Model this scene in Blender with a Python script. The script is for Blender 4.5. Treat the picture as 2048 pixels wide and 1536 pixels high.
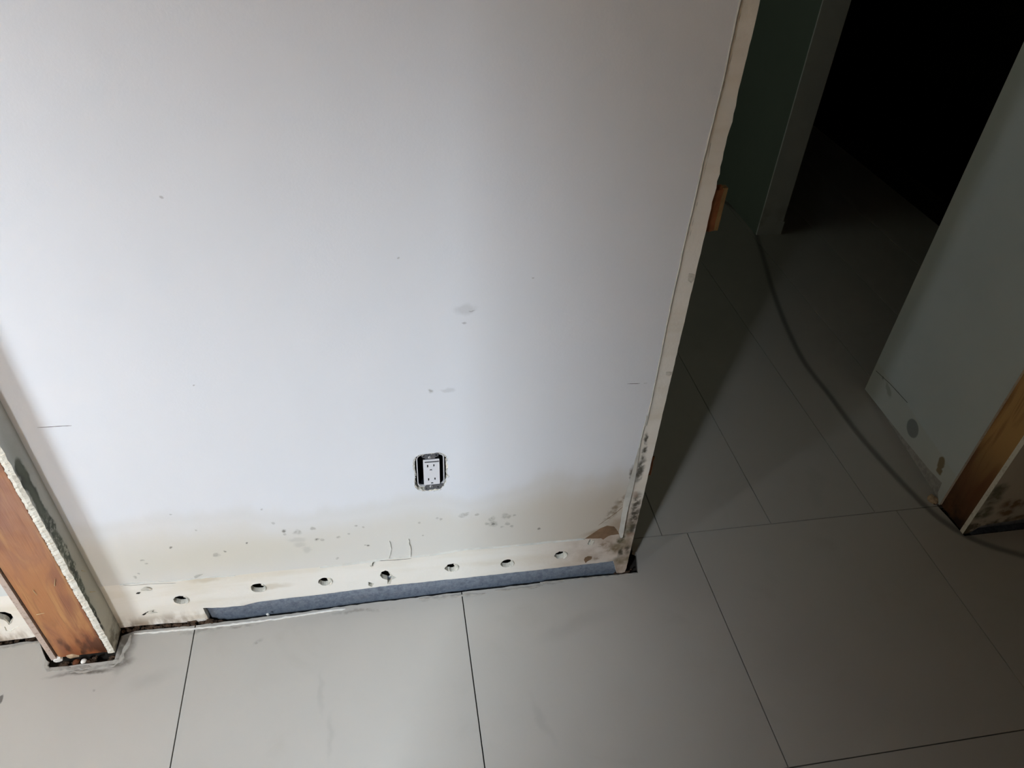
import bpy, bmesh, math, random
from mathutils import Vector, Matrix
from mathutils.geometry import tessellate_polygon
from mathutils import noise as mnoise
random.seed(7)
C = bpy.context.scene
for o in list(bpy.data.objects): bpy.data.objects.remove(o)

# ------------------------------------------------------------------ camera
FPX = 1485.9
CAM = Vector((0.6495, -1.05, 1.5387))
_a, _b, _c = -0.2015, -0.6951, -0.0584
Rm = Matrix.Rotation(_a, 3, 'Z') @ Matrix.Rotation(_b, 3, 'X') @ Matrix.Rotation(_c, 3, 'Y')
cd = bpy.data.cameras.new('camera'); cam = bpy.data.objects.new('camera', cd)
C.collection.objects.link(cam); C.camera = cam
cd.sensor_fit = 'HORIZONTAL'; cd.sensor_width = 36.0; cd.lens = FPX / 2048 * 36.0
cd.clip_start = 0.02; cd.clip_end = 100
cam.matrix_world = Matrix.Translation(CAM) @ (Rm @ Matrix.Rotation(math.pi / 2, 3, 'X')).to_4x4()

def at(px, py, axis='y', val=0.0):
    """the place in the room where the sight line of a photo pixel meets an axis plane"""
    d = Rm @ Vector(((px - 1024) / FPX, 1.0, -(py - 768) / FPX))
    i = 'xyz'.index(axis)
    return CAM + d * ((val - CAM[i]) / d[i])

# ------------------------------------------------------------------ world, lights, exposure
w = bpy.data.worlds.new('world'); C.world = w; w.use_nodes = True
w.node_tree.nodes['Background'].inputs[0].default_value = (0.55, 0.7, 1.0, 1)
w.node_tree.nodes['Background'].inputs[1].default_value = 0.0
C.view_settings.view_transform = 'Standard'; C.view_settings.look = 'None'
C.view_settings.gamma = 1; C.view_settings.exposure = 2.13

def area(name, loc, target, sx, sy, power, col, spread=180):
    l = bpy.data.lights.new(name, 'AREA'); l.shape = 'RECTANGLE'; l.size = sx; l.size_y = sy
    l.energy = power; l.color = col; l.spread = math.radians(spread)
    o = bpy.data.objects.new(name, l); C.collection.objects.link(o); o.location = loc
    o.rotation_euler = (Vector(target) - Vector(loc)).to_track_quat('-Z', 'Y').to_euler()
    return o
def win(name, cx, cy, yaw, wd, z0, z1, power, col):
    """upright area lamp shaped like a window pane: centre, turn, width, sill and head heights"""
    n = Vector((-math.sin(yaw), math.cos(yaw), 0)); c = Vector((cx, cy, (z0 + z1) / 2))
    return area(name, c, c + n, wd, z1 - z0, power, col)
win('high_window_daylight', -.35, -1.89, -1.50, .75, 2.10, 2.70, 136.0, (0.79, 0.895, 1.0))
win('added_side_light', -1.04, -1.18, .35, .77, .60, 1.65, 10.0, (0.78, 0.89, 1.0))  # added second lamp at the left, fitted to the stub shadow and wall brightness

win('added_hall_light', -.36, 1.3, -1.57, 1.2, 1.0, 2.0, .75, (0.86, 1.0, 0.84))  # added faint greenish lamp, out of view, lifts the dark hall

# ------------------------------------------------------------------ material helpers
def hexc(r, g, b):
    f = lambda v: (v / 255) / 12.92 if v / 255 <= 0.04045 else ((v / 255 + 0.055) / 1.055) ** 2.4
    return (f(r), f(g), f(b), 1)

class Mat:
    def __init__(s, name, rough=0.8, spec=0.3, metal=0.0):
        s.m = bpy.data.materials.new(name); s.m.use_nodes = True; s.t = s.m.node_tree
        s.bsdf = s.t.nodes['Principled BSDF']
        s.bsdf.inputs['Roughness'].default_value = rough
        s.bsdf.inputs['Specular IOR Level'].default_value = spec
        s.bsdf.inputs['Metallic'].default_value = metal
        tc = s.n('ShaderNodeTexCoord'); s.P = tc.outputs['Object']; s.UV = tc.outputs['UV']; s.base = None
        s.col = None; s.h = None
    def n(s, k, **kw):
        x = s.t.nodes.new(k)
        for a, b in kw.items(): setattr(x, a, b)
        return x
    def l(s, a, b): s.t.links.new(a, b)
    def put(s, inp, v):
        if isinstance(v, (int, float)): inp.default_value = v
        elif isinstance(v, (tuple, list, Vector)): inp.default_value = v
        else: s.l(v, inp)
    def math(s, op, a, b=None, clamp=False):
        x = s.n('ShaderNodeMath', operation=op, use_clamp=clamp); s.put(x.inputs[0], a)
        if b is not None: s.put(x.inputs[1], b)
        return x.outputs[0]
    def noise(s, scale, detail=4, rough=0.55, vec=None, stretch=None, dist=0.0):
        v = vec or s.P
        if stretch:
            mp = s.n('ShaderNodeMapping'); s.l(v, mp.inputs[0]); mp.inputs['Scale'].default_value = stretch; v = mp.outputs[0]
        x = s.n('ShaderNodeTexNoise'); s.l(v, x.inputs['Vector']); x.inputs['Scale'].default_value = scale
        x.inputs['Detail'].default_value = detail; x.inputs['Roughness'].default_value = rough
        x.inputs['Distortion'].default_value = dist
        return x.outputs['Fac']
    def ramp(s, v, lo, hi, a=0.0, b=1.0):
        x = s.n('ShaderNodeMapRange', interpolation_type='SMOOTHSTEP', clamp=True)
        s.put(x.inputs['Value'], v); x.inputs['From Min'].default_value = lo; x.inputs['From Max'].default_value = hi
        x.inputs['To Min'].default_value = a; x.inputs['To Max'].default_value = b
        return x.outputs['Result']
    def xyz(s):
        x = s.n('ShaderNodeSeparateXYZ'); s.l(s.P, x.inputs[0]); return x.outputs
    def warped(s, amt, scale):
        x = s.n('ShaderNodeTexNoise'); s.l(s.P, x.inputs['Vector']); x.inputs['Scale'].default_value = scale
        x.inputs['Detail'].default_value = 4
        a = s.n('ShaderNodeVectorMath', operation='SUBTRACT'); s.l(x.outputs['Color'], a.inputs[0]); a.inputs[1].default_value = (.5, .5, .5)
        b = s.n('ShaderNodeVectorMath', operation='SCALE'); s.l(a.outputs[0], b.inputs[0]); b.inputs['Scale'].default_value = amt
        c = s.n('ShaderNodeVectorMath', operation='ADD'); s.l(s.P, c.inputs[0]); s.l(b.outputs[0], c.inputs[1])
        return c.outputs[0]
    def ell(s, vec, c, r, rot=(0, 0, 0), soft=0.5):
        mp = s.n('ShaderNodeMapping', vector_type='TEXTURE'); s.l(vec, mp.inputs[0])
        mp.inputs['Location'].default_value = c; mp.inputs['Rotation'].default_value = rot; mp.inputs['Scale'].default_value = r
        ln = s.n('ShaderNodeVectorMath', operation='LENGTH'); s.l(mp.outputs[0], ln.inputs[0])
        return s.ramp(ln.outputs['Value'], 1 - soft, 1 + soft * 0.4, 1.0, 0.0)
    def union(s, ms):
        r = ms[0]
        for m in ms[1:]: r = s.math('MAXIMUM', r, m)
        return r
    def mul(s, *ms):
        r = ms[0]
        for m in ms[1:]: r = s.math('MULTIPLY', r, m)
        return r
    def mix(s, fac, col):
        x = s.n('ShaderNodeMix', data_type='RGBA'); s.put(x.inputs[0], fac)
        if s.col is None: s.col = col; return
        s.put(x.inputs[6], s.col); s.put(x.inputs[7], col); s.col = x.outputs[2]
    def bump(s, h, dist=0.001, strength=1.0):
        b = s.n('ShaderNodeBump'); s.put(b.inputs['Height'], h); b.inputs['Distance'].default_value = dist
        b.inputs['Strength'].default_value = strength
        if s.h is not None: s.l(s.h, b.inputs['Normal'])
        s.h = b.outputs[0]; s.l(s.h, s.bsdf.inputs['Normal'])
    def done(s):
        s.put(s.bsdf.inputs['Base Color'], s.col); return s.m

def plain(name, col, rough=0.7, metal=0.0, var=0.12, scale=60, spec=0.3, bump=0.0):
    m = Mat(name, rough, spec, metal); m.col = col
    m.mix(m.ramp(m.noise(scale), 0.35, 0.7), tuple(c * (1 - var * 2) for c in col[:3]) + (1,))
    if bump: m.bump(m.noise(scale * 2), bump)
    return m.done()

# ---- painted plaster of the big wall
GY = hexc(214, 208, 196)
def wall_paint(name, base, stains=True, hall=False):
    m = Mat(name, 0.55, 0.25); m.col = base
    x, y, z = m.xyz()
    m.mix(m.ramp(m.noise(2.2, 3), 0.35, 0.75, 0, .35), tuple(c * .965 for c in base[:3]) + (1,))
    if stains:
        W1 = m.warped(0.05, 9)
        # damp line: cream tide mark rising from the floor
        tide = m.math('ADD', z, m.math('MULTIPLY', m.math('SUBTRACT', m.noise(4.0, 5, stretch=(1, 1, .35)), .5), .20))
        low = m.ramp(tide, 0.27, 0.40, 1, 0)
        m.mix(m.mul(low, .62), hexc(214, 208, 192))
        edge = m.mul(m.ramp(tide, 0.33, 0.352, 0, 1), m.ramp(tide, 0.355, 0.385, 1, 0))
        m.mix(m.mul(edge, .10), hexc(196, 190, 172))
        # stronger brown near the door end
        br = m.mul(m.ramp(x, .72, 1.12), m.ramp(tide, .24, .44, 1, 0))
        m.mix(m.mul(br, .55), hexc(176, 160, 138))
        ye = m.ell(W1, (.26, 0, .23), (.26, 1, .06), soft=.8)
        m.mix(m.mul(ye, .30), hexc(206, 200, 176))
        # mould freckles
        def pt(px, py, r, rz=None): 
            p = at(px, py); return m.ell(Wf, (p.x, 0, p.z), (r, 1, rz or r), soft=.55)
        Wf = m.warped(0.014, 60)
        fr = []
        for px, py, r in [(342,1094,.004),(433,1109,.0068),(451,1101,.0035),(495,1086,.0035),(524,1017,.003),(393,1060,.0025),
                          (567,1061,.0055),(571,1067,.004),(546,1045,.0042),(595,1063,.009),(626,1056,.0055),(634,1078,.006),(645,1079,.005),
                          (735,1090,.005),(730,1089,.003),(677,1073,.005),(712,1050,.004),(727,1053,.004),(676,1116,.004),(699,1066,.0035),
                          (874,1036,.004),(882,1037,.004),(839,1044,.004),(846,1069,.003),(925,1030,.008),(932,1028,.007),(954,1028,.005),
                          (984,1037,.009),(986,1047,.011),(974,1046,.005),(1010,1031,.011),(1017,1032,.007),(1028,1030,.004),(1015,1046,.006),(1024,1051,.005),
                          (1005,1053,.004),(270,1154,.0045),(277,1146,.003),(285,1120,.004),(292,1126,.004),(342,1028,.003)]:
            fr.append(pt(px, py, r))
        F = m.mul(m.union(fr), m.ramp(m.noise(170, 3), .33, .55, .45, 1))
        m.mix(m.mul(F, .42), hexc(128, 126, 116))
        dk = m.union([pt(342,1094,.0026), pt(567,1061,.0035), pt(736,1090,.003), pt(634,1078,.003), pt(1078,1056,.0045), pt(495,1086,.0022), pt(986,1047,.004), pt(451,1101,.002), pt(716,1126,.002)])
        m.mix(m.mul(dk, .65), hexc(84, 80, 70))
        sm = m.union([pt(600,1088,.016,.010), pt(614,1098,.012,.012), pt(595,1079,.02,.009), pt(930,618,.02,.012), pt(862,780,.006,.006), pt(895,780,.016,.006)])
        m.mix(m.mul(sm, .22), hexc(150, 152, 148))
        # faint scuffs higher up
        sc = m.union([pt(929,646,.005,.0025), pt(862,779,.0045,.003), pt(322,394,.003), pt(799,514,.0022), pt(1067,556,.002), pt(387,770,.002), pt(943,620,.006,.0016)])
        m.mix(m.mul(sc, .45), hexc(140, 140, 138))
        # mould by the door end
        W2 = m.warped(0.02, 40)
        def big(px, py, r, rz, rot=0): 
            p = at(px, py); return m.ell(W2, (p.x, 0, p.z), (r, 1, rz), (0, rot, 0), soft=.8)
        mo = m.union([big(1264,941,.006,.022), big(1261,956,.004,.012)])
        m.mix(m.mul(mo, .85), hexc(72, 64, 52))
        st = m.union([big(1236,1010,.012,.05,.5), big(1246,1000,.01,.06,.4), big(1222,1030,.012,.03,.6)])
        m.mix(m.mul(st, m.ramp(m.noise(55, 4), .4, .62), .75), hexc(120, 100, 74))
        tn = m.union([big(1200,1062,.05,.012,-.2), big(1235,1050,.03,.03)])
        m.mix(m.mul(tn, .5), hexc(150, 122, 92))
    if hall:
        dirt = m.mul(m.ramp(z, .05, .2, 1, 0), m.ramp(m.noise(14, 4), .45, .7))
        m.mix(m.mul(dirt, .35), hexc(120, 112, 92))
    m.bump(m.noise(240, 3), 0.00018)
    m.bump(m.noise(9, 3), 0.0018)
    return m.done()

M = {}
M['paint'] = wall_paint('white wall paint', hexc(230, 233, 238))
M['paint_plain'] = wall_paint('hall wall paint', hexc(214, 218, 216), False, True)

def gypsum(name, bands=True):
    m = Mat(name, 0.85, 0.15); m.col = hexc(236, 232, 223)
    x, y, z = m.xyz()
    m.mix(m.ramp(m.noise(7, 5, stretch=(.5, 1, 2.5)), .42, .7, 0, .7), hexc(222, 214, 197))
    m.mix(m.ramp(m.noise(3.1, 4), .5, .72, 0, .6), hexc(240, 237, 230))
    # brown grime towards the floor gap and the door end
    g = m.mul(m.ramp(z, .012, .06, 1, 0), m.ramp(m.noise(30, 5, stretch=(1, 1, .4)), .38, .62))
    m.mix(m.mul(g, .75), hexc(128, 104, 76))
    e = m.mul(m.ramp(x, .95, 1.16), m.ramp(z, .12, .34, 1, 0), m.ramp(m.noise(22, 5), .35, .62))
    m.mix(m.mul(e, .6), hexc(140, 122, 98))
    e2 = m.mul(m.ramp(x, .85, 1.1), m.ramp(z, .2, .3, 1, 0))
    m.mix(m.mul(e2, .45), hexc(176, 150, 132))
    W2 = m.warped(0.022, 34)
    def big(px, py, r, rz, rot=0):
        p = at(px, py); return m.ell(W2, (p.x, 0, p.z), (r, 1, rz), (0, rot, 0), soft=.7)
    mo = m.union([big(1287,905,.006,.035), big(1280,940,.010,.045,.1), big(1274,1005,.011,.04), big(1270,1030,.014,.045), big(1263,1058,.013,.03), big(1256,1098,.012,.022), big(1241,1104,.007,.022), big(1243,1080,.008,.02), big(1290,880,.004,.02)])
    m.mix(m.mul(mo, m.ramp(m.noise(60, 5), .34, .56, .15, 1), .9), hexc(62, 57, 42))
    fg = m.union([big(1245,1120,.03,.02), big(1248,1085,.016,.03), big(1232,1095,.02,.018), big(1255,1060,.012,.03)])
    m.mix(m.mul(fg, m.ramp(m.noise(45, 5), .3, .6, .3, 1), .75), hexc(112, 102, 72))
    pk = m.union([big(1271,990,.010,.012), big(1262,1070,.014,.010)])
    m.mix(m.mul(pk, .5), hexc(150, 116, 92))
    # broken surface above the metal, left of the door end
    bs = m.union([big(1212,1090,.022,.014), big(1225,1100,.018,.02), big(1196,1115,.012,.01)])
    m.mix(m.mul(bs, m.ramp(m.noise(80, 4), .4, .6), .6), hexc(128, 104, 78))
    ls = m.union([big(415,1158,.05,.012), big(540,1173,.05,.01), big(405,1232,.05,.012)])
    m.mix(m.mul(ls, .35), hexc(178, 158, 122))
    m.bump(m.noise(130, 4), 0.0005); m.bump(m.noise(18, 3), .0015)
    return m.done()
M['gypsum'] = gypsum('bare gypsum board')
M['gypcore'] = plain('torn gypsum core', hexc(222, 218, 206), .9, var=.1, scale=150, bump=.0008)
M['flap'] = plain('peeled paint film', hexc(206, 204, 196), .7, var=.08, scale=40)
M['kraft'] = plain('brown board paper', hexc(138, 110, 84), .85, var=.16, scale=30)
M['cavity'] = plain('dark wall cavity', hexc(40, 36, 32), .9)

# ---- stub side: mould streak
def stub_mat():
    m = Mat('mouldy plaster return', .7, .2); m.col = hexc(205, 204, 196)
    x, y, z = m.xyz()
    m.mix(m.ramp(z, .25, .6, .75, 0), hexc(196, 188, 168))
    W2 = m.warped(0.02, 38)
    pts = [(38,925),(45,950),(62,975),(75,1005),(92,1035),(112,1070),(125,1095),(140,1120),(150,1150),(165,1185),(178,1215),(200,1245)]
    es = []
    for i, (a, b) in enumerate(zip(pts, pts[1:])):
        p, q = at(*a, 'x', 0), at(*b, 'x', 0); c = (p + q) / 2; L = (q - p).length
        es.append(m.ell(W2, (0, c.y, c.z), (1, (.0150, .0125, .010)[0 if i < 6 else 1 if i < 9 else 2], L * .95), (0, 0, 0), soft=.3))
    mold = m.union(es)
    sp = m.ramp(m.noise(95, 5, .7), .38, .52)
    up = m.ramp(z, .36, .48)           # denser higher up
    m.mix(m.mul(mold, m.math('MAXIMUM', sp, up), .96), hexc(30, 35, 30))
    m.mix(m.mul(mold, m.ramp(z, .3, .18), m.ramp(m.noise(70, 4), .5, .6), .9), hexc(30, 26, 22))
    halo = m.union([m.ell(W2, (0, at(*p, 'x', 0).y, at(*p, 'x', 0).z), (1, .02, .09), soft=.9) for p in pts[::3]])
    m.mix(m.mul(halo, .45), hexc(150, 152, 132))
    low = m.mul(m.ramp(z, .10, .02), m.ramp(m.noise(40, 4), .4, .6))
    m.mix(m.mul(low, .7), hexc(92, 78, 58))
    m.bump(m.noise(130, 4), .0008)
    return m.done()
M['stub'] = stub_mat()

def torn_edge_mat():
    m = Mat('torn gypsum edge', .9, .15); m.col = hexc(226, 222, 210)
    m.mix(m.ramp(m.noise(90, 5), .5, .72, 0, .6), hexc(176, 168, 150))
    m.mix(m.ramp(m.noise(210, 3), .66, .72, 0, .9), hexc(84, 74, 60))
    m.bump(m.noise(240, 4), .0012)
    return m.done()
M['torn'] = torn_edge_mat()
def pink_edge():
    m = Mat('pinkish board edge', .85, .2); m.col = hexc(190, 172, 160)
    m.mix(m.ramp(m.noise(130, 4), .5, .7, 0, .8), hexc(160, 140, 124))
    m.mix(m.ramp(m.noise(260, 2), .68, .72), hexc(90, 72, 60)); m.bump(m.noise(200, 3), .0006)
    return m.done()
M['pink'] = pink_edge()

def wood(name, dark=1.0):
    m = Mat(name, .42, .45); m.col = tuple(c * dark for c in hexc(172, 118, 76)[:3]) + (1,)
    d = lambda *c: tuple(v * dark for v in hexc(*c)[:3]) + (1,)
    x, y, z = m.xyz()
    m.mix(m.ramp(m.noise(4.5, 4, stretch=(3.2, 3.2, 1), dist=1.2), .42, .62), d(146, 96, 70))
    m.mix(m.ramp(m.noise(13, 3, stretch=(3, 3, .35), dist=.8), .5, .7, 0, .7), d(190, 144, 92))
    m.mix(m.ramp(m.noise(30, 6, stretch=(4, 4, .22), dist=.5), .55, .72, 0, .5), d(128, 76, 50))
    m.mix(m.mul(m.ramp(z, .2, .5), m.ramp(m.noise(7, 4), .35, .6), .5), d(162, 130, 118))
    m.mix(m.mul(m.ramp(z, .24, .05), m.ramp(m.noise(9, 4, stretch=(1.6, 1.6, .7)), .4, .6), .75), d(138, 76, 46))
    m.mix(m.mul(m.ramp(z, .16, 0), m.ramp(m.noise(24, 5, stretch=(1.4, 1.4, .6)), .46, .62), .85), d(58, 34, 24))
    m.mix(m.mul(m.ramp(m.noise(160, 6, stretch=(3, 3, .05)), .6, .7), .5), d(104, 66, 44))
    m.bump(m.noise(120, 4, stretch=(3, 3, .12)), .0005)
    return m.done()
M['wood'] = wood('stained orange wood')
def wood2():
    m = Mat('brown pier wood', .5, .3); m.col = hexc(186, 146, 92)
    x, y, z = m.xyz()  # colour gets darker towards the foot and the back edge
    m.mix(m.ramp(m.noise(7, 4, stretch=(3, 3, .5), dist=1), .42, .62), hexc(150, 108, 66))
    m.mix(m.mul(m.ramp(z, .34, .1), .85), hexc(84, 48, 32))
    m.mix(m.mul(m.ramp(y, .055, .1), m.ramp(m.noise(5, 3), .3, .6), .6), hexc(90, 72, 50))
    m.mix(m.mul(m.ramp(z, .13, .0), m.ramp(m.noise(12, 3), .3, .6)), hexc(40, 26, 20))
    m.bump(m.noise(120, 4, stretch=(3, 3, .12)), .0005)
    return m.done()
M['wood_brown'] = wood2()

def metal():
    m = Mat('galvanised steel', .48, .5, .35); m.col = hexc(146, 155, 168)
    m.mix(m.ramp(m.noise(70, 5, .7), .42, .62, 0, .9), hexc(122, 131, 146))
    m.mix(m.ramp(m.noise(190, 3, .7), .5, .68, 0, .5), hexc(176, 184, 194))
    m.mix(m.ramp(m.noise(22, 4), .6, .75, 0, .5), hexc(96, 104, 116))
    return m.done()
M['metal'] = metal()

def pier_mat():
    m = Mat('mouldy pier board', .8, .2); m.col = hexc(196, 190, 178)
    x, y, z = m.xyz()
    W2 = m.warped(.03, 26)
    def big(px, py, r, rz, rot=0):
        p = at(px, py); return m.ell(W2, (p.x, 0, p.z), (r, 1, rz), (0, rot, 0), soft=.6)
    g = m.union([big(1995,985,.028,.035), big(1985,1000,.03,.028), big(1963,1030,.035,.022), big(1975,1020,.02,.018)])
    m.mix(m.mul(g, m.ramp(m.noise(40, 4), .3, .55, .35, 1), .8), hexc(84, 90, 68))
    b = m.union([big(2030,1008,.05,.022), big(2045,1035,.05,.016), big(2012,1025,.03,.016)])
    m.mix(m.mul(b, m.ramp(m.noise(34, 4), .38, .58, .3, 1), .85), hexc(110, 84, 52))
    d = m.mul(m.ramp(m.math('ADD', z, m.math('MULTIPLY', m.noise(20, 4), .05)), .06, .085, 1, 0), m.ramp(m.noise(26, 4), .42, .56))
    m.mix(m.mul(d, .8), hexc(60, 56, 40))
    m.bump(m.noise(100, 4), .0008)
    return m.done()
M['pier'] = pier_mat()

def hall_board():
    m = Mat('grey hall wall board', .6, .2); m.col = hexc(196, 202, 200)
    x, y, z = m.xyz()
    m.mix(m.ramp(m.noise(3, 3), .4, .7, 0, .4), hexc(184, 190, 188))
    X = 2.14
    def sp(px, py, r, rz, rot=0, soft=.3, wv=None):
        p = at(px, py, 'x', X); return m.ell(wv or m.P, (p.x, p.y, p.z), (1, r, rz), (rot, 0, 0), soft=soft)
    Wd = m.warped(.02, 40)
    # cream band where the skirting was
    m.mix(m.mul(m.ramp(z, .115, .125, 1, 0), .35), hexc(186, 184, 170))
    m.mix(m.mul(sp(1822, 857, .031, .028, 0, .12), .85), hexc(122, 126, 124))
    m.mix(m.mul(sp(1763, 782, .03, .012, .4, .4, Wd), .5), hexc(130, 130, 114))
    m.mix(m.mul(sp(1749, 757, .006, .006, 0, .4), .6), hexc(110, 112, 104))
    m.mix(m.mul(m.union([sp(1890, 925, .014, .022, 0, .3, Wd), sp(1888, 940, .012, .012, 0, .3, Wd)]), .85), hexc(128, 104, 64))
    m.bump(m.noise(200, 3), .0003)
    return m.done()
M['hall_board'] = hall_board()

def tile_mat():
    m = Mat('matt beige grey porcelain', .40, .35); m.col = hexc(176, 171, 164)
    m.mix(m.ramp(m.noise(2.4, 4), .38, .68, 0, .5), hexc(182, 177, 170))
    m.mix(m.ramp(m.noise(7, 5, dist=.8), .55, .8, 0, .35), hexc(164, 158, 149))
    Wd = m.warped(.03, 22)
    def sp(px, py, r, ry, rot=0, soft=.9):
        p = at(px, py, 'z', 0); return m.ell(Wd, (p.x, p.y, 0), (r, ry, 1), (0, 0, rot), soft=soft)
    # dark smudges around the cut edges and a few scuffs
    sm = m.union([sp(252, 1285, .022, .05), sp(246, 1300, .02, .05), sp(236, 1325, .03, .014), sp(170, 1345, .07, .007), sp(250, 1262, .03, .015)])
    m.mix(m.mul(sm, m.ramp(m.noise(40, 5), .22, .5), .9), hexc(84, 78, 70))
    s2 = m.union([sp(400, 1262, .045, .006), sp(470, 1254, .07, .005), sp(720, 1222, .07, .006), sp(515, 1285, .012, .005, .5), sp(186, 1378, .004, .004),
                  sp(880, 1194, .05, .006), sp(1085, 1168, .07, .004), sp(925, 1192, .04, .005)])
    m.mix(m.mul(s2, m.ramp(m.noise(70, 5), .35, .6), .55), hexc(122, 116, 108))
    s3 = m.union([sp(643, 1385, .006, .05, 0), sp(1085, 1440, .01, .06, .3), sp(300, 1360, .05, .02, .3), sp(1150, 1250, .10, .02, .3), sp(660, 1470, .008, .05, 0)])
    m.mix(m.mul(s3, .22), hexc(140, 136, 130))
    m.mix(m.mul(sp(0, 1398, .006, .01, 0, .4), .8), hexc(70, 66, 62))
    m.bump(m.noise(420, 2), .00008)
    return m.done()
M['tile'] = tile_mat()
M['slab'] = plain('dusty dark subfloor', hexc(58, 52, 46), .95, var=.2, scale=60)
M['mortar'] = plain('pale grey mortar residue', hexc(170, 165, 157), .9, var=.12, scale=80, bump=.0006)
M['rubble'] = plain('dark brown rubble', hexc(78, 60, 46), .9, var=.25, scale=200, bump=.001)
M['chip_white'] = plain('white plaster crumb', hexc(232, 230, 224), .9, var=.06, scale=120)
M['chip_tan'] = plain('tan plaster crumb', hexc(190, 164, 134), .9, var=.12, scale=120)
M['straw'] = plain('pale splinter wood', hexc(214, 192, 150), .8, var=.1)
M['rusty'] = plain('rusty iron', hexc(112, 66, 40), .8, var=.2, scale=200)
M['white_plastic'] = plain('white plastic', hexc(226, 226, 230), .35, var=.01, spec=.5)
M['grey_plastic'] = plain('pale grey box rim', hexc(206, 206, 208), .5, var=.03)
M['navy'] = plain('dark box inside', hexc(20, 22, 30), .8, var=.05)
M['black'] = plain('black slot', hexc(10, 10, 14), .8, var=.02)
M['strap'] = plain('grey zinc strap', hexc(112, 112, 116), .45, metal=.4, var=.12, scale=400)
M['screw'] = plain('bright screw', hexc(214, 214, 216), .3, metal=.6, var=.04)
M['shim'] = plain('orange brown offcut', hexc(150, 96, 62), .7, var=.15)
M['shim_edge'] = plain('tan offcut edge', hexc(150, 122, 82), .7, var=.12)
M['pencil'] = plain('pencil grey', hexc(92, 90, 86), .7, var=.1)
M['ceiling'] = plain('off white ceiling', hexc(200, 188, 170), .9, var=.01)
M['dim'] = plain('unlit beige paint', hexc(180, 158, 134), .9, var=.02)
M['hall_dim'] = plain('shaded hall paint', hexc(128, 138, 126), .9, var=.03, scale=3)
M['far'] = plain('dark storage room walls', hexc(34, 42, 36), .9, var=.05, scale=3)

# ------------------------------------------------------------------ geometry helpers
def link(name, me, mat, parent=None, loc=(0, 0, 0), smooth=False):
    o = bpy.data.objects.new(name, me); C.collection.objects.link(o)
    for x in (mat if isinstance(mat, (list, tuple)) else [mat]): me.materials.append(M[x])
    if smooth:
        for p in me.polygons: p.use_smooth = True
    loc = Vector(loc)
    if loc.length > 0 or parent: 
        wl = loc
        me.transform(Matrix.Translation(-wl)); o.location = wl - (parent.matrix_world.translation if parent else Vector())
    if parent: o.parent = parent
    bpy.context.view_layer.update()
    return o
def struct(o): o['kind'] = 'structure'; return o
def tag(o, label, cat, group=None):
    o['label'] = label; o['category'] = cat
    if group: o['group'] = group
    return o
def empty(name, loc, label, cat, group=None):
    o = bpy.data.objects.new(name, None); C.collection.objects.link(o); o.location = loc; o.empty_display_size = .02
    bpy.context.view_layer.update()
    return tag(o, label, cat, group)

def plate(loops, frame, t, bm=None, mi=(0, 0)):
    """loops: outline then holes as 2-D points; frame(u,v,w) -> Vector; extruded from w=0 to w=t. mi = (face, rim) material slots"""
    bm = bm or bmesh.new()
    fl = [[Vector((u, v, 0)) for u, v in L] for L in loops]
    tris = tessellate_polygon(fl)
    pts = [p for L in loops for p in L]
    A = [bm.verts.new(frame(u, v, 0)) for u, v in pts]; B = [bm.verts.new(frame(u, v, t)) for u, v in pts]
    for a, b, c in tris:
        for S in (A, B):
            try: f = bm.faces.new((S[a], S[b], S[c])); f.material_index = mi[0]
            except ValueError: pass
    k = 0
    for L in loops:
        n = len(L)
        for i in range(n):
            j = (i + 1) % n
            try: f = bm.faces.new((A[k + i], A[k + j], B[k + j], B[k + i])); f.material_index = mi[1]
            except ValueError: pass
        k += n
    return bm
def fin(bm, name):
    bmesh.ops.recalc_face_normals(bm, faces=bm.faces); me = bpy.data.meshes.new(name); bm.to_mesh(me); bm.free(); return me
def box(bm, x0, x1, y0, y1, z0, z1, mi=0):
    v = [bm.verts.new((x, y, z)) for x in (x0, x1) for y in (y0, y1) for z in (z0, z1)]
    for q in ((0, 1, 3, 2), (4, 6, 7, 5), (0, 4, 5, 1), (2, 3, 7, 6), (0, 2, 6, 4), (1, 5, 7, 3)):
        bm.faces.new([v[i] for i in q]).material_index = mi
    return bm
def bevel(bm, w, seg=2):
    bmesh.ops.bevel(bm, geom=list(bm.edges), offset=w, segments=seg, affect='EDGES', profile=.6); return bm
def rag(pts, step, amp, closed=True, seed=0):
    """subdivide a polyline and jitter it sideways"""
    out = []; n = len(pts); R = random.Random(seed)
    for i in range(n if closed else n - 1):
        a, b = Vector(pts[i]), Vector(pts[(i + 1) % n]); d = b - a; L = d.length
        k = max(1, int(L / step)); nn = Vector((-d.y, d.x)).normalized() if L else Vector((0, 0))
        for j in range(k):
            p = a + d * (j / k)
            if j or True: p = p + nn * R.uniform(-amp, amp) * (1 if j else .4)
            out.append((p.x, p.y))
    if not closed: out.append(tuple(pts[-1]))
    return out
def px2(pts, y=0.0):
    return [(at(a, b, 'y', y).x, at(a, b, 'y', y).z) for a, b in pts]
FY = lambda y0: (lambda u, v, w: Vector((u, y0 + w, v)))       # x-z plate, thickness along +y
FX = lambda x0: (lambda u, v, w: Vector((x0 + w, u, v)))       # y-z plate, thickness along +x
FZ = lambda z0: (lambda u, v, w: Vector((u, v, z0 + w)))
def circ(cx, cz, r, n=20, amp=.06, seed=0):
    R = random.Random(seed)
    return [(cx + r * (1 + R.uniform(-amp, amp)) * math.cos(2 * math.pi * i / n), cz + r * (1 + R.uniform(-amp, amp)) * math.sin(2 * math.pi * i / n)) for i in range(n)]

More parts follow.
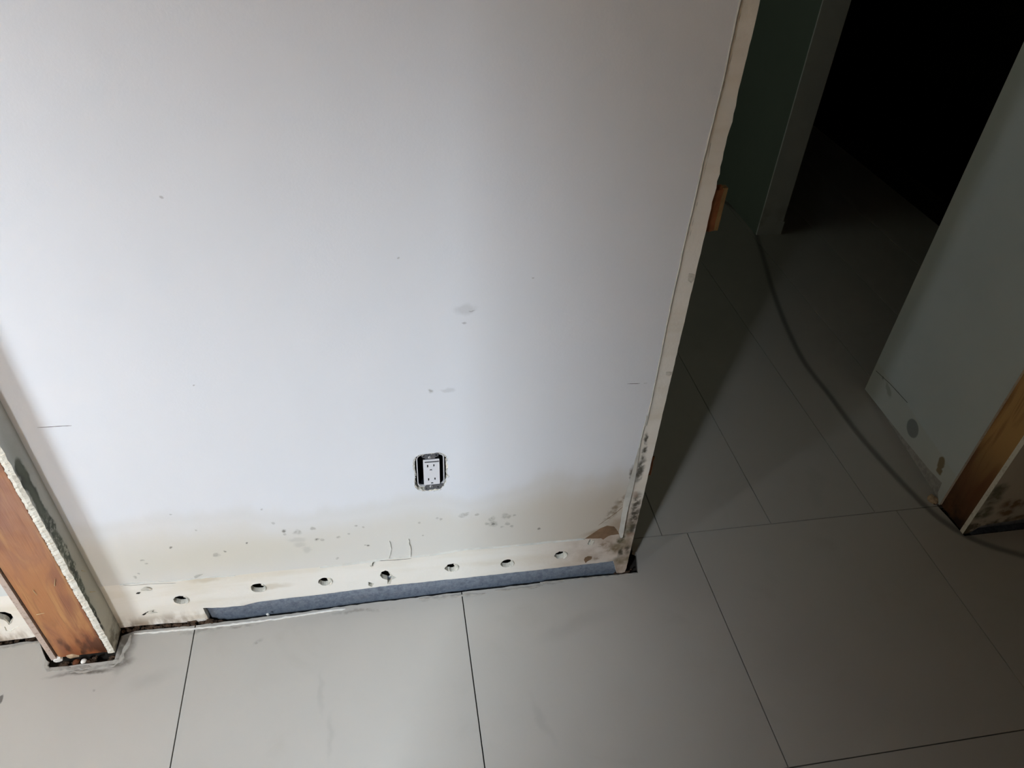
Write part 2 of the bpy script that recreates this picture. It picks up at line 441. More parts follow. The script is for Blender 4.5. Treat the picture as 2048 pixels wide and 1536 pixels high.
# ------------------------------------------------------------------ room
W_END = 1.1805          # end of the big wall
PIER = 2.1254           # right side of the doorway
SW, SD = 0.129, 0.0573  # wall stub width and depth
H = 2.85
WT = 0.115
J0, T, B0, T2 = 0.1597, 0.61, 0.1012, 0.605

# ---- floor: cut tiles over a sunken slab
edge = []
edge += [(-3.2, -.012), (-.5, -.012)]
edge += [tuple(at(*p, 'z', 0)[:2]) for p in [(0, 1291), (40, 1285), (78, 1281)]]
edge += [tuple(at(*p, 'z', 0)[:2]) for p in [(97, 1335), (150, 1330), (190, 1325), (229, 1320), (243, 1272), (270, 1262), (390, 1251), (560, 1230), (692, 1212), (800, 1199), (924, 1184), (1100, 1164), (1276, 1146)]]
edge = rag(edge, .012, .0012, False, 3)
edge += [tuple(at(*p, 'z', 0)[:2]) for p in [(1273, 1106), (1265, 1103), (1262, 1085)]]
edge += [(W_END + .004, B0 + .01), (PIER - .01, B0 + .01), (PIER - .003, .06), (PIER + .002, -.006), (3.2, -.008)]
front = edge + [(3.2, -3.1), (-3.2, -3.1)]
def clip(poly, ax, val, keep_gt):
    out = []; n = len(poly)
    for i in range(n):
        p, q = poly[i], poly[(i + 1) % n]
        a = (p[ax] > val) == keep_gt; b = (q[ax] > val) == keep_gt
        if a: out.append(p)
        if a != b:
            t = (val - p[ax]) / (q[ax] - p[ax]); r = [p[0] + (q[0] - p[0]) * t, p[1] + (q[1] - p[1]) * t]; r[ax] = val; out.append(tuple(r))
    return out
def area2(p): return abs(sum(p[i][0] * p[(i + 1) % len(p)][1] - p[(i + 1) % len(p)][0] * p[i][1] for i in range(len(p)))) / 2
bm = bmesh.new(); g = .0013
xs = [J0 + T * k for k in range(-6, 6)]
ys = [B0 - T2 * k for k in range(0, 7)]
for i in range(len(ys) - 1):
    for j in range(len(xs) - 1):
        p = clip(clip(clip(clip(front, 0, xs[j] + g, True), 0, xs[j + 1] - g, False), 1, ys[i] - g, False), 1, ys[i + 1] + g, True)
        q = []
        for v in p:
            if not q or (Vector(v) - Vector(q[-1])).length > 1e-5: q.append(v)
        if len(q) > 2 and area2(q) > 1e-5: plate([q], FZ(-.012), .012, bm)
x2 = [1.3107 - .61, 1.3107 - .305] + [1.3107 + .3075 * k for k in range(0, 7)]
for i in range(len(x2) - 1):
    for k in range(1):
        y0 = B0
        a, b = max(x2[i] + g, W_END + .005 if k == 0 else -9), x2[i + 1] - g
        if b > a: plate([[(a, y0 + g), (b, y0 + g), (b, y0 + 4.1 - g), (a, y0 + 4.1 - g)]], FZ(-.012), .012, bm)
box(bm, -3.2, 3.4, -3.1, 5, -.08, -.030, 1)
# mortar bed under the hall tiles and joints kept shallow there
struct(link('floor', fin(bm, 'floor'), ['tile', 'slab']))
floor = bpy.data.objects['floor']

# dark line curving around the right-hand wall, a thin soft-edged film on the tiles
dm = Mat('grime film', .9, .1); dm.col = hexc(36, 38, 30)
sep = dm.n('ShaderNodeSeparateXYZ'); dm.l(dm.UV, sep.inputs[0])
al = dm.mul(dm.ramp(sep.outputs[1], 0, .45), dm.ramp(sep.outputs[1], .55, 1, 1, 0), .34)
dm.put(dm.bsdf.inputs['Alpha'], al); M['dark_line'] = dm.done()
def ribbon(pts, wd, z):
    P = [Vector(p) for p in pts]; Q = []
    for i in range(len(P) - 1):
        p0, p1, p2, p3 = P[max(i - 1, 0)], P[i], P[i + 1], P[min(i + 2, len(P) - 1)]
        for k in range(8):
            t = k / 8; Q.append(.5 * ((2 * p1) + (p2 - p0) * t + (2 * p0 - 5 * p1 + 4 * p2 - p3) * t * t + (3 * p1 - p0 - 3 * p2 + p3) * t ** 3))
    Q.append(P[-1])
    bm = bmesh.new(); uv = bm.loops.layers.uv.new('UVMap'); prev = None
    for i, q in enumerate(Q):
        d = (Q[min(i + 1, len(Q) - 1)] - Q[max(i - 1, 0)]).normalized(); nn = Vector((-d.y, d.x)) * wd / 2
        cur = (bm.verts.new((*(q + nn), z)), bm.verts.new((*(q - nn), z)))
        if prev:
            f = bm.faces.new((prev[0], prev[1], cur[1], cur[0]))
            for l_, c in zip(f.loops, ((0, 0), (0, 1), (1, 1), (1, 0))): l_[uv].uv = c
        prev = cur
    return fin(bm, 'r')
trail = [tuple(at(*p, 'z', 0)[:2]) for p in [(1445, 400), (1500, 445), (1522, 500), (1552, 600), (1600, 710), (1660, 792), (1712, 862), (1775, 935), (1850, 1012), (1900, 1052), (1960, 1084), (2048, 1112), (2120, 1128)]]
link('dark_trail', ribbon(trail, .034, .0006), 'dark_line', floor)

# ---- walls
def hole(px, py, r, **k):
    p = at(px, py); return circ(p.x, p.z, r, **k)
# big wall board with everything cut out of it
ox = lambda pts: [(780 + a / 9.6, 860 + b / 9.6) for a, b in pts]
outlet_cut = ox([(500, 560), (520, 500), (600, 478), (930, 440), (1020, 480), (1060, 560), (1065, 760), (1070, 880), (1055, 1000), (1000, 1080), (940, 1128), (690, 1150), (560, 1130), (505, 1050), (500, 900), (495, 720)])
outlet_ragged = ox([(450, 590), (480, 520), (520, 490), (600, 462), (760, 440), (930, 420), (1010, 445), (1085, 500), (1095, 600), (1120, 690), (1085, 780), (1100, 840), (1135, 880), (1075, 930), (1075, 1010), (1040, 1060), (960, 1140), (830, 1160), (680, 1168), (540, 1145), (480, 1080), (470, 960), (485, 880), (470, 800), (440, 735)])
bottom_cut = px2([(240, 1256), (283, 1251), (330, 1247), (404, 1243), (418, 1241)]) + px2([(406, 1216), (444, 1215), (488, 1211), (515, 1204), (562, 1198), (640, 1189), (778, 1171), (927, 1156), (1100, 1137), (1227, 1122), (1233, 1146)])
x_r = W_END
bc = rag(bottom_cut, .01, .0006, False, 5)
right_edge = [(x_r - .010, .0005), (x_r - .002, .004)] + [(x_r + random.Random(i).uniform(-1, 1) * (.0016 if 1.0 < .02 + i * .012 < 1.22 else .0004), .02 + i * .012) for i in range(150)] + [(x_r, H)]
outline = [(0, H), (0, bc[0][1])] + bc[1:] + right_edge
# small dents in the right edge where trim was torn off
hs = [hole(362, 1200, .0155, seed=1), hole(517, 1176, .0165, seed=2), hole(650, 1163, .0145, amp=.12, seed=3), hole(903, 1135, .0150, amp=.14, seed=5),
      hole(1014, 1127, .0150, seed=6), hole(1121, 1110, .0140, amp=.1, seed=7)]
c4 = px2([(760, 1151), (763, 1144), (771, 1141), (780, 1144), (785, 1151), (793, 1155), (783, 1160), (781, 1168), (775, 1168), (775, 1160), (765, 1157)])
hs.append(c4[::-1])
hs.append(px2([(737, 1164), (748, 1167), (744, 1174), (737, 1171)]))
hs.append(px2([(744, 1128), (748, 1121), (751, 1124), (745, 1133)]))
hs.append(px2([(1175, 1088), (1180, 1078), (1183, 1080), (1178, 1090)]))
oc_ = px2(outlet_cut); oc0 = (sum(p[0] for p in oc_) / len(oc_), sum(p[1] for p in oc_) / len(oc_))
hs.append(rag([(oc0[0] + (u - oc0[0]) * 1.07, oc0[1] + (v - oc0[1]) * 1.02) for u, v in oc_], .004, .0014, True, 21))
bm = plate([outline] + hs, FY(0), .0125, mi=(0, 1))
wall = struct(link('wall_back', fin(bm, 'wall_back'), ['gypsum', 'gypcore']))
# the paint and skim coat on top of it (stands a hair proud, ends where skirting and door trim were)
skirt = px2([(240, 1168), (300, 1163), (345, 1161), (420, 1153), (470, 1150), (560, 1140), (640, 1133), (700, 1127), (745, 1121), (778, 1115), (830, 1112), (870, 1108), (935, 1097), (1000, 1093), (1100, 1083), (1168, 1077), (1182, 1068), (1200, 1056), (1214, 1050), (1228, 1052), (1236, 1062), (1241, 1068)])
sk = rag(skirt, .012, .0007, False, 9)
fe = px2([(1244, 1055), (1256, 1000), (1270, 945), (1279, 890), (1293, 830)]) + [(1.1496, .5087)] + px2([(1345, 592)]) + px2([(1405, 325), (1440, 185), (1480, 0)]) + [(1.1515, H)]
fe = rag(fe, .02, .0005, False, 11)
sk[0] = (0, sk[0][1])
bm = plate([[(0, H)] + sk + fe, rag(px2(outlet_ragged), .004, .0012, True, 2)], FY(-.0014), .0013)
link('wall_paint', fin(bm, 'paint'), 'paint', wall)
# raised lip of filler along the old skirting line and along the trim line
def strip(pts, wd, y0, y1, seed=0, jit=.3, name='lip'):
    R = random.Random(seed); bm = bmesh.new(); prev = None
    P = [Vector(p) for p in pts]
    for i, p in enumerate(P):
        d = (P[min(i + 1, len(P) - 1)] - P[max(i - 1, 0)]).normalized(); nn = Vector((-d.y, d.x)); ww = wd * (1 + R.uniform(-jit, jit)) / 2
        if i in (0, len(P) - 1): ww *= .3
        a, b = p + nn * ww, p - nn * ww
        cur = [bm.verts.new((a.x, y1, a.y)), bm.verts.new((p.x, y0 + R.uniform(0, .0004), p.y)), bm.verts.new((b.x, y1, b.y))]
        if prev:
            for k in range(2): bm.faces.new((prev[k], prev[k + 1], cur[k + 1], cur[k]))
        prev = cur
    return fin(bm, name)
link('filler_ridge', strip(rag(skirt[6:16], .01, .0006, False, 4), .006, -.0046, -.0012, 1), 'flap', wall)
link('filler_ridge', strip(rag(skirt[0:5], .008, .0012, False, 14), .004, -.0036, -.0012, 2), 'flap', wall)
link('trim_ridge', strip(fe[3:-4], .0035, -.0032, -.0012, 3), 'flap', wall)
# second lip and crack line running down the bare strip
crk = px2([(1502, 0), (1480, 105), (1462, 170), (1444, 245), (1428, 320), (1404, 420), (1390, 480)])
crk = [(x - .011, z) for x, z in crk]
link('crack_line', strip(rag(crk, .01, .0005, False, 8), .0016, -.0002, .0004, 3), 'cavity', wall)
# peeled film at the bottom of the trim line
bm = plate([rag(px2([(1279, 900), (1272, 945), (1265, 975), (1252, 1020), (1247, 1045), (1243, 1068), (1239, 1070), (1236, 1060), (1241, 1030), (1246, 1000), (1257, 965), (1268, 925), (1276, 895)]), .01, .0006)], lambda u, v, w: Vector((u, -.0022 - .006 * max(0, min(1, (.36 - v) / .15)) * max(0, (u - 1.11) / .03) - w, v)), .0006)
link('peeling_paint', fin(bm, 'p'), 'flap', wall)
# brown paper bared where the coat tore off, above the skirting line at the door end
bm = plate([rag(px2([(1168, 1077), (1184, 1066), (1200, 1056), (1214, 1049), (1229, 1051), (1236, 1063), (1238, 1068), (1222, 1070), (1216, 1072), (1206, 1079), (1202, 1076), (1186, 1077)]), .006, .0008, True, 6)], FY(-.0006), .0005)
link('bared_paper', fin(bm, 'p'), 'kraft', wall)
bm = plate([rag(px2([(1168, 1120), (1170, 1115), (1176, 1112), (1184, 1113), (1183, 1118), (1174, 1123), (1171, 1126)]), .004, .0006, True, 6)], FY(-.0004), .0004)
link('bared_paper', fin(bm, 'p'), 'kraft', wall)
# pencil marks, torn flaps, creases
def line(name, pts, wd, mat, y=-.0016, seed=0, th=.0002, parent=wall):
    P = px2(pts) if parent is wall else pts
    return link(name, strip(rag(P, .006, wd * .25, False, seed), wd, y - th, y + .0001, seed), mat, parent)
line('pencil_mark', [(75, 854), (108, 852), (144, 850)], .0011, 'pencil')
line('pencil_mark', [(1254, 767), (1280, 766)], .0010, 'pencil'); line('pencil_mark', [(1287, 766), (1294, 765)], .0010, 'pencil')
line('crease', [(779, 1080), (783, 1095), (778, 1115)], .0022, 'flap', -.0016, 1, .0024)
line('crease', [(817, 1076), (822, 1098), (821, 1112)], .0032, 'flap', -.0016, 2, .003)
line('crease', [(748, 1122), (790, 1120), (823, 1117)], .0012, 'cavity', -.0003, 2)
line('crease', [(1196, 1050), (1235, 1022), (1246, 1012)], .0014, 'kraft', -.0016, 3)
line('crease', [(236, 1169), (262, 1171), (296, 1168), (352, 1166)], .0008, 'cavity', -.0003, 2)
def flap(pts, lift, seed=0, mat='gypcore', y=-.0004):
    P = px2(pts); top = max(p[1] for p in P); bot = min(p[1] for p in P)
    bm = plate([rag(P, .003, .0004, True, seed)], lambda u, v, w: Vector((u, y - lift * (v - bot) / (top - bot + 1e-6) - w, v)), .0006)
    link('torn_flap', fin(bm, 'flap'), mat, wall)
flap([(281, 1180), (285, 1174), (293, 1172), (304, 1176), (301, 1181), (291, 1181)], .003, 1)
flap([(292, 1226), (299, 1220), (307, 1217), (304, 1222), (315, 1224), (303, 1227)], .003, 2)
flap([(272, 1187), (275, 1184), (281, 1184), (279, 1187)], .0006, 2, 'cavity')
flap([(284, 1229), (296, 1222), (298, 1223), (288, 1230)], .0006, 3, 'cavity')
flap([(388, 1151), (392, 1148), (406, 1145), (399, 1150), (391, 1155)], .002, 3, 'flap', -.0018)
flap([(1178, 1089), (1183, 1079), (1189, 1079), (1184, 1090)], .002, 4)
flap([(743, 1134), (739, 1130), (744, 1129), (746, 1131)], .002, 4)
for i, (px, py) in enumerate([(362, 1200), (517, 1176), (650, 1163), (903, 1135), (1014, 1127), (1121, 1110)]):
    # peeled paper lip round the right side of each anchor hole
    p = at(px, py); r = .0158; R = random.Random(i)
    pts = [(p.x + r * math.cos(a), p.z + r * .95 * math.sin(a)) for a in [math.radians(-60 + 12 * k) for k in range(11)]]
    link('hole_lip', strip(pts, .0034, -.0030, .0002, i, .5), 'gypcore', wall)
for i, (px, py) in enumerate([(650, 1163), (903, 1135), (773, 1150), (1121, 1110)]):
    p = at(px + 6, py + 1); 
    bm = plate([rag([(p.x - .002, p.z + .011), (p.x + .006, p.z + .009), (p.x + .007, p.z - .004), (p.x - .001, p.z - .010), (p.x + .001, p.z)], .003, .0008, True, i)], FY(.003), .002)
    link('hole_crumb', fin(bm, 'c'), 'gypcore', wall)
for k, (px, py, w_, h_) in enumerate([(1386, 556, .005, .020), (1341, 747, .004, .010)]):
    p = at(px, py); q = [(p.x - .010, p.z + h_ * .5), (p.x + w_ * .3, p.z + h_ * .35), (p.x + w_ * .6, p.z - h_ * .1), (p.x - .002, p.z - h_ * .5), (p.x - .009, p.z - h_ * .2)]
    link('torn_flap', fin(plate([rag(q, .004, .0006, True, k)], FY(-.0016), .0008), 'f'), 'gypcore', wall)
# wall core behind the boards: studs' shadow space and the hall side board
bm = bmesh.new(); box(bm, 0, W_END, WT - .0125, WT, 0.002, H); box(bm, 0, W_END - .006, .05, .052, .06, H)
link('hall_side_board', fin(bm, 'b'), 'cavity', wall)
bm = bmesh.new(); box(bm, -.006, W_END - .004, .0130, .05, H - .04, H)
link('top_plate', fin(bm, 'b'), 'wood_brown', wall)

# ---- door-end stud of the big wall (behind the strip)
bm = bmesh.new(); box(bm, W_END - .038, W_END - .004, .0155, WT - .0135, .08, H - .05); bevel(bm, .002)
tag(link('wooden_stud', fin(bm, 's'), 'wood_brown', loc=(W_END - .02, .06, .08)), 'wooden stud closing the door end of the big white wall, behind its bare edge strip', 'stud')

# ---- metal track showing under the big wall
e = empty('metal_track', (.7, .03, 0), 'blue-grey galvanised metal track along the bottom of the white wall', 'metal track')
tb = [(420, 1242), (600, 1222), (780, 1200), (1015, 1168), (1233, 1143)]
bots = [at(*p, 'y', .0132) for p in tb]
pts = [(p.x, p.z) for p in bots]
tops = [(1.172, .075), (.19, .075)]
xl = at(406, 1214, 'y', .0132).x
bm = plate([[(xl - .004, .075), (pts[0][0], pts[0][1])] + pts[1:] + [(1.172, pts[-1][1]), (1.172, .075)]], FY(.0132), .0008)
link('track_face', fin(bm, 't'), 'metal', e, loc=(.7, .0132, .0))
bm = bmesh.new(); box(bm, xl, 1.172, .0145, .085, -.029, -.027); link('track_base', fin(bm, 't'), 'metal', e, loc=(.7, .05, -.029))
p = at(537, 1228, 'y', .012); bm = bmesh.new(); bmesh.ops.create_icosphere(bm, subdivisions=2, radius=.0035, matrix=Matrix.Translation((p.x, .009, p.z - .001)))
link('screw_head', fin(bm, 's'), 'chip_white', e, loc=(p.x, .009, p.z), smooth=True)

# ---- wall stub on the left: board – stud – board
xr0 = -.0140
def board_strip(x0, x1, y_f, y_b, jin, jout, seed, zt=H, face_step=.0035, z0=.004):
    """vertical drywall strip whose front edge is torn; x0 = outer or stud side"""
    R = random.Random(seed); bm = bmesh.new(); rows = []; z = z0
    while z < zt:
        a = x0 + mnoise.noise(Vector((seed, 0, z * 55))) * jin + R.uniform(-1, 1) * jin * .6
        b = x1 + min(0, mnoise.noise(Vector((seed, 5, z * 45))) * jout) + (R.uniform(-1, .2)) * jout * .3
        yf = y_f + mnoise.noise(Vector((seed, 9, z * 70))) * .0022
        rows.append([bm.verts.new(c) for c in ((a, y_b, z), (a, yf + R.uniform(-.0006, .0012), z), ((a + b) / 2, yf - .0008 + R.uniform(-.0012, .0012), z), (b, yf + .0008, z), (x1, y_f + .006, z), (x1, y_b, z))])
        z += face_step if z < .8 else .06
    for r, s in zip(rows, rows[1:]):
        for k in range(5):
            f = bm.faces.new((r[k], r[k + 1], s[k + 1], s[k])); f.material_index = 1 if k in (0, 1, 2) else 0
        bm.faces.new((r[5], r[0], s[0], s[5]))
    bm.faces.new(rows[0]); bm.faces.new(rows[-1][::-1])
    return bm
wl = struct(link('wall_left', fin(board_strip(xr0, 0, -SD, -.0002, .0016, .0018, 3), 'wl'), ['stub', 'torn']))
bm = bmesh.new()
box(bm, -SW, -SW + .0115, -SD - .001, -.0002, .004, H)
link('board_edge', fin(bm, 'b'), 'pink', wl)
bm = bmesh.new(); box(bm, -.1145, -.0165, -SD + .0025, -.001, .006, H - .001); bevel(bm, .0012)
st = tag(link('wooden_stud', fin(bm, 's'), 'wood', loc=(-.065, -.03, .006)), 'orange-brown wooden stud between torn plasterboard edges at the left of the photo', 'stud')
# loose fibres and nicks on the stud
def splinter(a, b, r, mat, label):
    a, b = Vector(a), Vector(b); bm = bmesh.new(); d = (b - a)
    q = d.to_track_quat('Z', 'Y').to_matrix().to_4x4()
    bmesh.ops.create_cone(bm, cap_ends=True, segments=6, radius1=r, radius2=r * .4, depth=d.length, matrix=Matrix.Translation((a + b) / 2) @ q)
    for v in bm.verts: v.co += Vector([random.uniform(-r, r) * .3 for _ in range(3)])
    return tag(link('wood_splinter', fin(bm, 'w'), mat, loc=tuple((a + b) / 2)), label, 'splinter', 'pale splinters stuck to the left wall stub')
for (p, q, lab) in [((73, 1229), (89, 1226), 'thin pale splinter lying level across the lower face of the left orange stud'),
                    ((109, 1172), (110, 1157), 'tiny upright pale splinter near the jagged board edge on the left orange stud'),
                    ((66, 1181), (74, 1190), 'small slanting splinter left of centre on the orange stud')]:
    a, b = at(*p, 'y', -SD + .0012), at(*q, 'y', -SD + .0008)
    splinter(a, b, .0008, 'straw', lab)
for (p, q, lab) in [((180, 1184), (191, 1183), 'pale splinter sticking to the shaded side of the left wall stub'),
                    ((163, 1141), (173, 1143), 'pale splinter above another, over the mould on the stub side')]:
    a, b = at(*p, 'x', .0005), at(*q, 'x', .004)
    splinter(a, b, .0008, 'straw', lab)

# ---- wall going on to the left of the stub
wcut = px2([(-300, 1316), (-60, 1292), (0, 1283), (40, 1278), (84, 1272), (110, 1270)])
h1 = px2([(-20, 1222), (-4, 1224), (10, 1224), (22, 1228), (27, 1236), (18, 1250), (14, 1244), (8, 1240), (-6, 1236), (-20, 1232)])
bm = plate([[(-SW - .0002, wcut[-1][1]), (-SW - .0002, H), (-3.2, H), (-3.2, .012)] + rag(wcut, .01, .0008, False, 8)[:-3], h1], FY(.0), .0125, mi=(0, 1))
wf = struct(link('wall_far_left', fin(bm, 'wf'), ['gypsum', 'gypcore']))
bm = plate([[(-SW - .0003, .17), (-SW - .0003, H), (-3.2, H), (-3.2, .17)]], FY(-.0014), .0013); link('wall_paint', fin(bm, 'p'), 'paint_plain', wf)
for k, pts in enumerate([[(9, 1253), (13, 1261), (22, 1262), (29, 1256), (38, 1252)], [(8, 1236), (14, 1242), (20, 1247), (25, 1238)]]):
    P = px2(pts); link('torn_flap', strip(rag(P, .004, .0006, False, k), .0022, -.002, .0001, k), 'torn', wf)
bm = bmesh.new(); box(bm, -3.2, -SW - .001, WT - .02, WT, 0, H); link('hall_side_board', fin(bm, 'b'), 'cavity', wf)

# ---- pier to the right of the doorway
ptop = px2([(1927, 1067), (1945, 1062), (1962, 1052), (1985, 1047), (2010, 1044), (2048, 1038), (2120, 1030)])
bm = plate([[(PIER, .001), (PIER + .02, .002)] + rag(ptop[2:], .01, .001, False, 4) + [(3.3, .035), (3.3, H), (PIER, H)]], FY(0), .0125, mi=(0, 1))
wr = struct(link('wall_right', fin(bm, 'wr'), ['pier', 'torn']))
bm = bmesh.new(); box(bm, PIER + .055, 3.3, WT - .0125, WT, 0, H); link('hall_side_board', fin(bm, 'b'), 'paint_plain', wr)
e = empty('metal_track', (2.5, .03, 0), 'dark metal track under the mouldy wall at the right edge', 'metal track')
bm = bmesh.new(); box(bm, PIER + .05, 3.3, .0132, .0142, .002, .07); link('track_face', fin(bm, 't'), 'metal', e, loc=(2.5, .0137, .0))
bm = bmesh.new(); box(bm, PIER + .05, 3.3, .0145, .085, -.029, -.027); link('track_base', fin(bm, 't'), 'metal', e, loc=(2.5, .05, -.029))
bm = bmesh.new(); box(bm, PIER + .0015, PIER + .04, .013, WT - .0142, .003, H - .001); bevel(bm, .0015)
tag(link('wooden_stud', fin(bm, 's'), 'wood_brown', loc=(PIER + .02, .06, .003)), 'brown wooden door stud of the right-hand pier, darker at its foot', 'stud')
# grey hall board beside the doorway, running back
YB0, YB1 = .1005, .598
xb = lambda y: PIER - .006 + (2.176 - PIER + .006) * (y - YB0) / (YB1 - YB0)
def zb(px, py):
    y = .2
    for _ in range(20):
        x = xb(y); p = at(px, py, 'x', x); y = p.y
    return (p.y, p.z)
low = [zb(*p) for p in [(1870, 1001), (1876, 985), (1884, 966), (1860, 941), (1800, 868), (1729, 782)]]
low[0] = (YB0, .001); low[-1] = (YB1, .004)
print('hall board low edge', low)
bm = plate([low + [(YB1, H), (YB0, H)]], lambda u, v, w: Vector((xb(u) + w, u, v)), .0125, mi=(0, 1))
hb = struct(link('wall_hall', fin(bm, 'hb'), ['hall_board', 'torn']))
bm = bmesh.new()
v = [(YB0 + .0, 0)]
bm = plate([[(xb(YB0) + .0135, YB0 + .016), (xb(YB1) + .0135, YB1), (xb(YB1) + .11, YB1), (xb(YB0) + .11, YB0 + .016)]], FZ(0.001), H - .002)
link('wall_core', fin(bm, 'c'), 'mortar', hb)
crs = [zb(*p) for p in [(1752, 742), (1780, 768), (1815, 806)]]
bm = bmesh.new()
for (a, b) in zip(crs, crs[1:]):
    q = [Vector((xb(a[0]) - .0006, a[0], a[1])), Vector((xb(b[0]) - .0006, b[0], b[1])), Vector((xb(b[0]) - .0006, b[0], b[1] + .0022)), Vector((xb(a[0]) - .0006, a[0], a[1] + .0022))]
    bm.faces.new([bm.verts.new(c) for c in q])
link('crease', fin(bm, 'c'), 'pencil', hb)
# jamb board of the next doorway and the wall behind it
pl = at(1512, 470, 'z', 0); pr = at(1562, 460, 'y', pl.y)
print('far jamb', pl, pr)
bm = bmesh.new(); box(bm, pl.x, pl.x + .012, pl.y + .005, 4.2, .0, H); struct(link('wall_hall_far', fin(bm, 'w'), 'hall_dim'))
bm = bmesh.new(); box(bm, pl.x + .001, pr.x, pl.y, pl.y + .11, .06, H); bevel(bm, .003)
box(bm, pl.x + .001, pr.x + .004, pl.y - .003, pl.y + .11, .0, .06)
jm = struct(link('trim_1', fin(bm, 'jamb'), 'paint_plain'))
# dark room beyond
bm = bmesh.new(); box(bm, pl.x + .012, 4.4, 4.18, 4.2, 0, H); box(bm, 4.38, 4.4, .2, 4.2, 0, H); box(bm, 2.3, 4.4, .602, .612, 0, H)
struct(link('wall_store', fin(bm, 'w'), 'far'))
bm = bmesh.new(); box(bm, -.5, pl.x, 4.0, 4.1, 0, H); box(bm, -.42, -.39, WT, .68, 0, H); box(bm, -.42, -.39, 1.92, 4.1, 0, H); box(bm, -.42, -.39, .68, 1.92, 0, .98); box(bm, -.42, -.39, .68, 1.92, 2.02, H)  # opening at the left is made for the added hall lamp
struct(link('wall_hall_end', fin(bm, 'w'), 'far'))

# ---- rest of the place, behind the photographer: added rear wall that blocks light, passage with a high window, added side piece
bm = bmesh.new(); box(bm, .062, 3.3, -1.56, -1.46, 0, H); box(bm, -.62, .062, -1.56, -1.46, 1.92, H)
struct(link('wall_light_blocker', fin(bm, 'w'), 'dim'))  # unseen wall and head, added to cut light off towards the right
bm = bmesh.new(); box(bm, -.46, -.40, -3.0, -1.57, 0, 2.08); box(bm, -.46, -.40, -3.0, -1.57, 2.72, H); box(bm, -.46, -.40, -3.0, -2.28, 2.08, 2.72)
box(bm, -.46, 1.2, -3.1, -3.0, 0, H); box(bm, 1.2, 1.3, -3.1, -1.56, 0, H)
struct(link('wall_passage', fin(bm, 'w'), 'dim'))
bm = bmesh.new(); yw = .35; c_, s_ = math.cos(yw), math.sin(yw)
for u0, u1, z0, z1 in ((-1.4, -.40, 0, H), (.40, .5, 0, H), (-.40, .40, 0, .58), (-.40, .40, 1.67, H)):
    box(bm, u0, u1, -.08, -.03, z0, z1)
bmesh.ops.transform(bm, matrix=Matrix.Translation((-1.04, -1.18, 0)) @ Matrix.Rotation(yw, 4, 'Z'), verts=bm.verts)
struct(link('wall_added_left', fin(bm, 'w'), 'dim'))  # unseen wall piece, added to frame the added side lamp
bm = bmesh.new(); box(bm, -3.3, -3.2, -3.1, .1, 0, H); struct(link('wall_side_left', fin(bm, 'w'), 'dim'))
bm = bmesh.new(); box(bm, 3.2, 3.3, -1.46, 0, 0, H); struct(link('wall_side_right', fin(bm, 'w'), 'dim'))
bm = bmesh.new(); box(bm, -3.3, 4.4, -3.1, 4.2, H, H + .1); struct(link('ceiling', fin(bm, 'c'), 'ceiling'))

# ------------------------------------------------------------------ mortar residue on the floor
def smear(name, pts, wd, h, seed, mat='mortar'):
    P = [at(*p, 'z', 0) for p in pts]; P = rag([(p.x, p.y) for p in P], .008, wd * .25, False, seed)
    R = random.Random(seed); bm = bmesh.new(); prev = None; V = [Vector(p) for p in P]
    for i, p in enumerate(V):
        d = (V[min(i + 1, len(V) - 1)] - V[max(i - 1, 0)]).normalized(); nn = Vector((-d.y, d.x)); ww = wd * R.uniform(.6, 1.3) / 2
        if i in (0, len(V) - 1): ww *= .4
        a, b = p + nn * ww, p - nn * ww; hh = h * R.uniform(.6, 1.2)
        cur = [bm.verts.new((a.x, a.y, -.0005)), bm.verts.new((a.x * .7 + p.x * .3, a.y * .7 + p.y * .3, hh)), bm.verts.new((b.x * .7 + p.x * .3, b.y * .7 + p.y * .3, hh)), bm.verts.new((b.x, b.y, -.0005))]
        if prev:
            for k in range(3): bm.faces.new((prev[k], prev[k + 1], cur[k + 1], cur[k]))
        prev = cur
    return link(name, fin(bm, 'm'), mat, floor)
smear('mortar_residue', [(92, 1320), (91, 1334), (98, 1340), (150, 1336), (200, 1334), (238, 1322), (250, 1300), (259, 1280), (262, 1270)], .010, .0012, 1)
smear('mortar_residue', [(140, 1345), (178, 1342), (200, 1334), (228, 1332), (243, 1320)], .005, .0016, 2)
smear('mortar_lip', [(268, 1268), (390, 1258), (520, 1243), (600, 1231), (691, 1218)], .0036, .0026, 3, 'chip_white')
smear('mortar_lip', [(0, 1297), (40, 1290), (80, 1285)], .005, .0022, 4)
smear('mortar_lip', [(838, 1198), (880, 1196), (905, 1192), (970, 1187)], .005, .0014, 5)
smear('mortar_lip', [(990, 1182), (1040, 1177), (1085, 1171)], .0042, .0022, 6)
smear('mortar_lip', [(1080, 1165), (1150, 1158), (1220, 1152), (1275, 1146)], .004, .0014, 7)

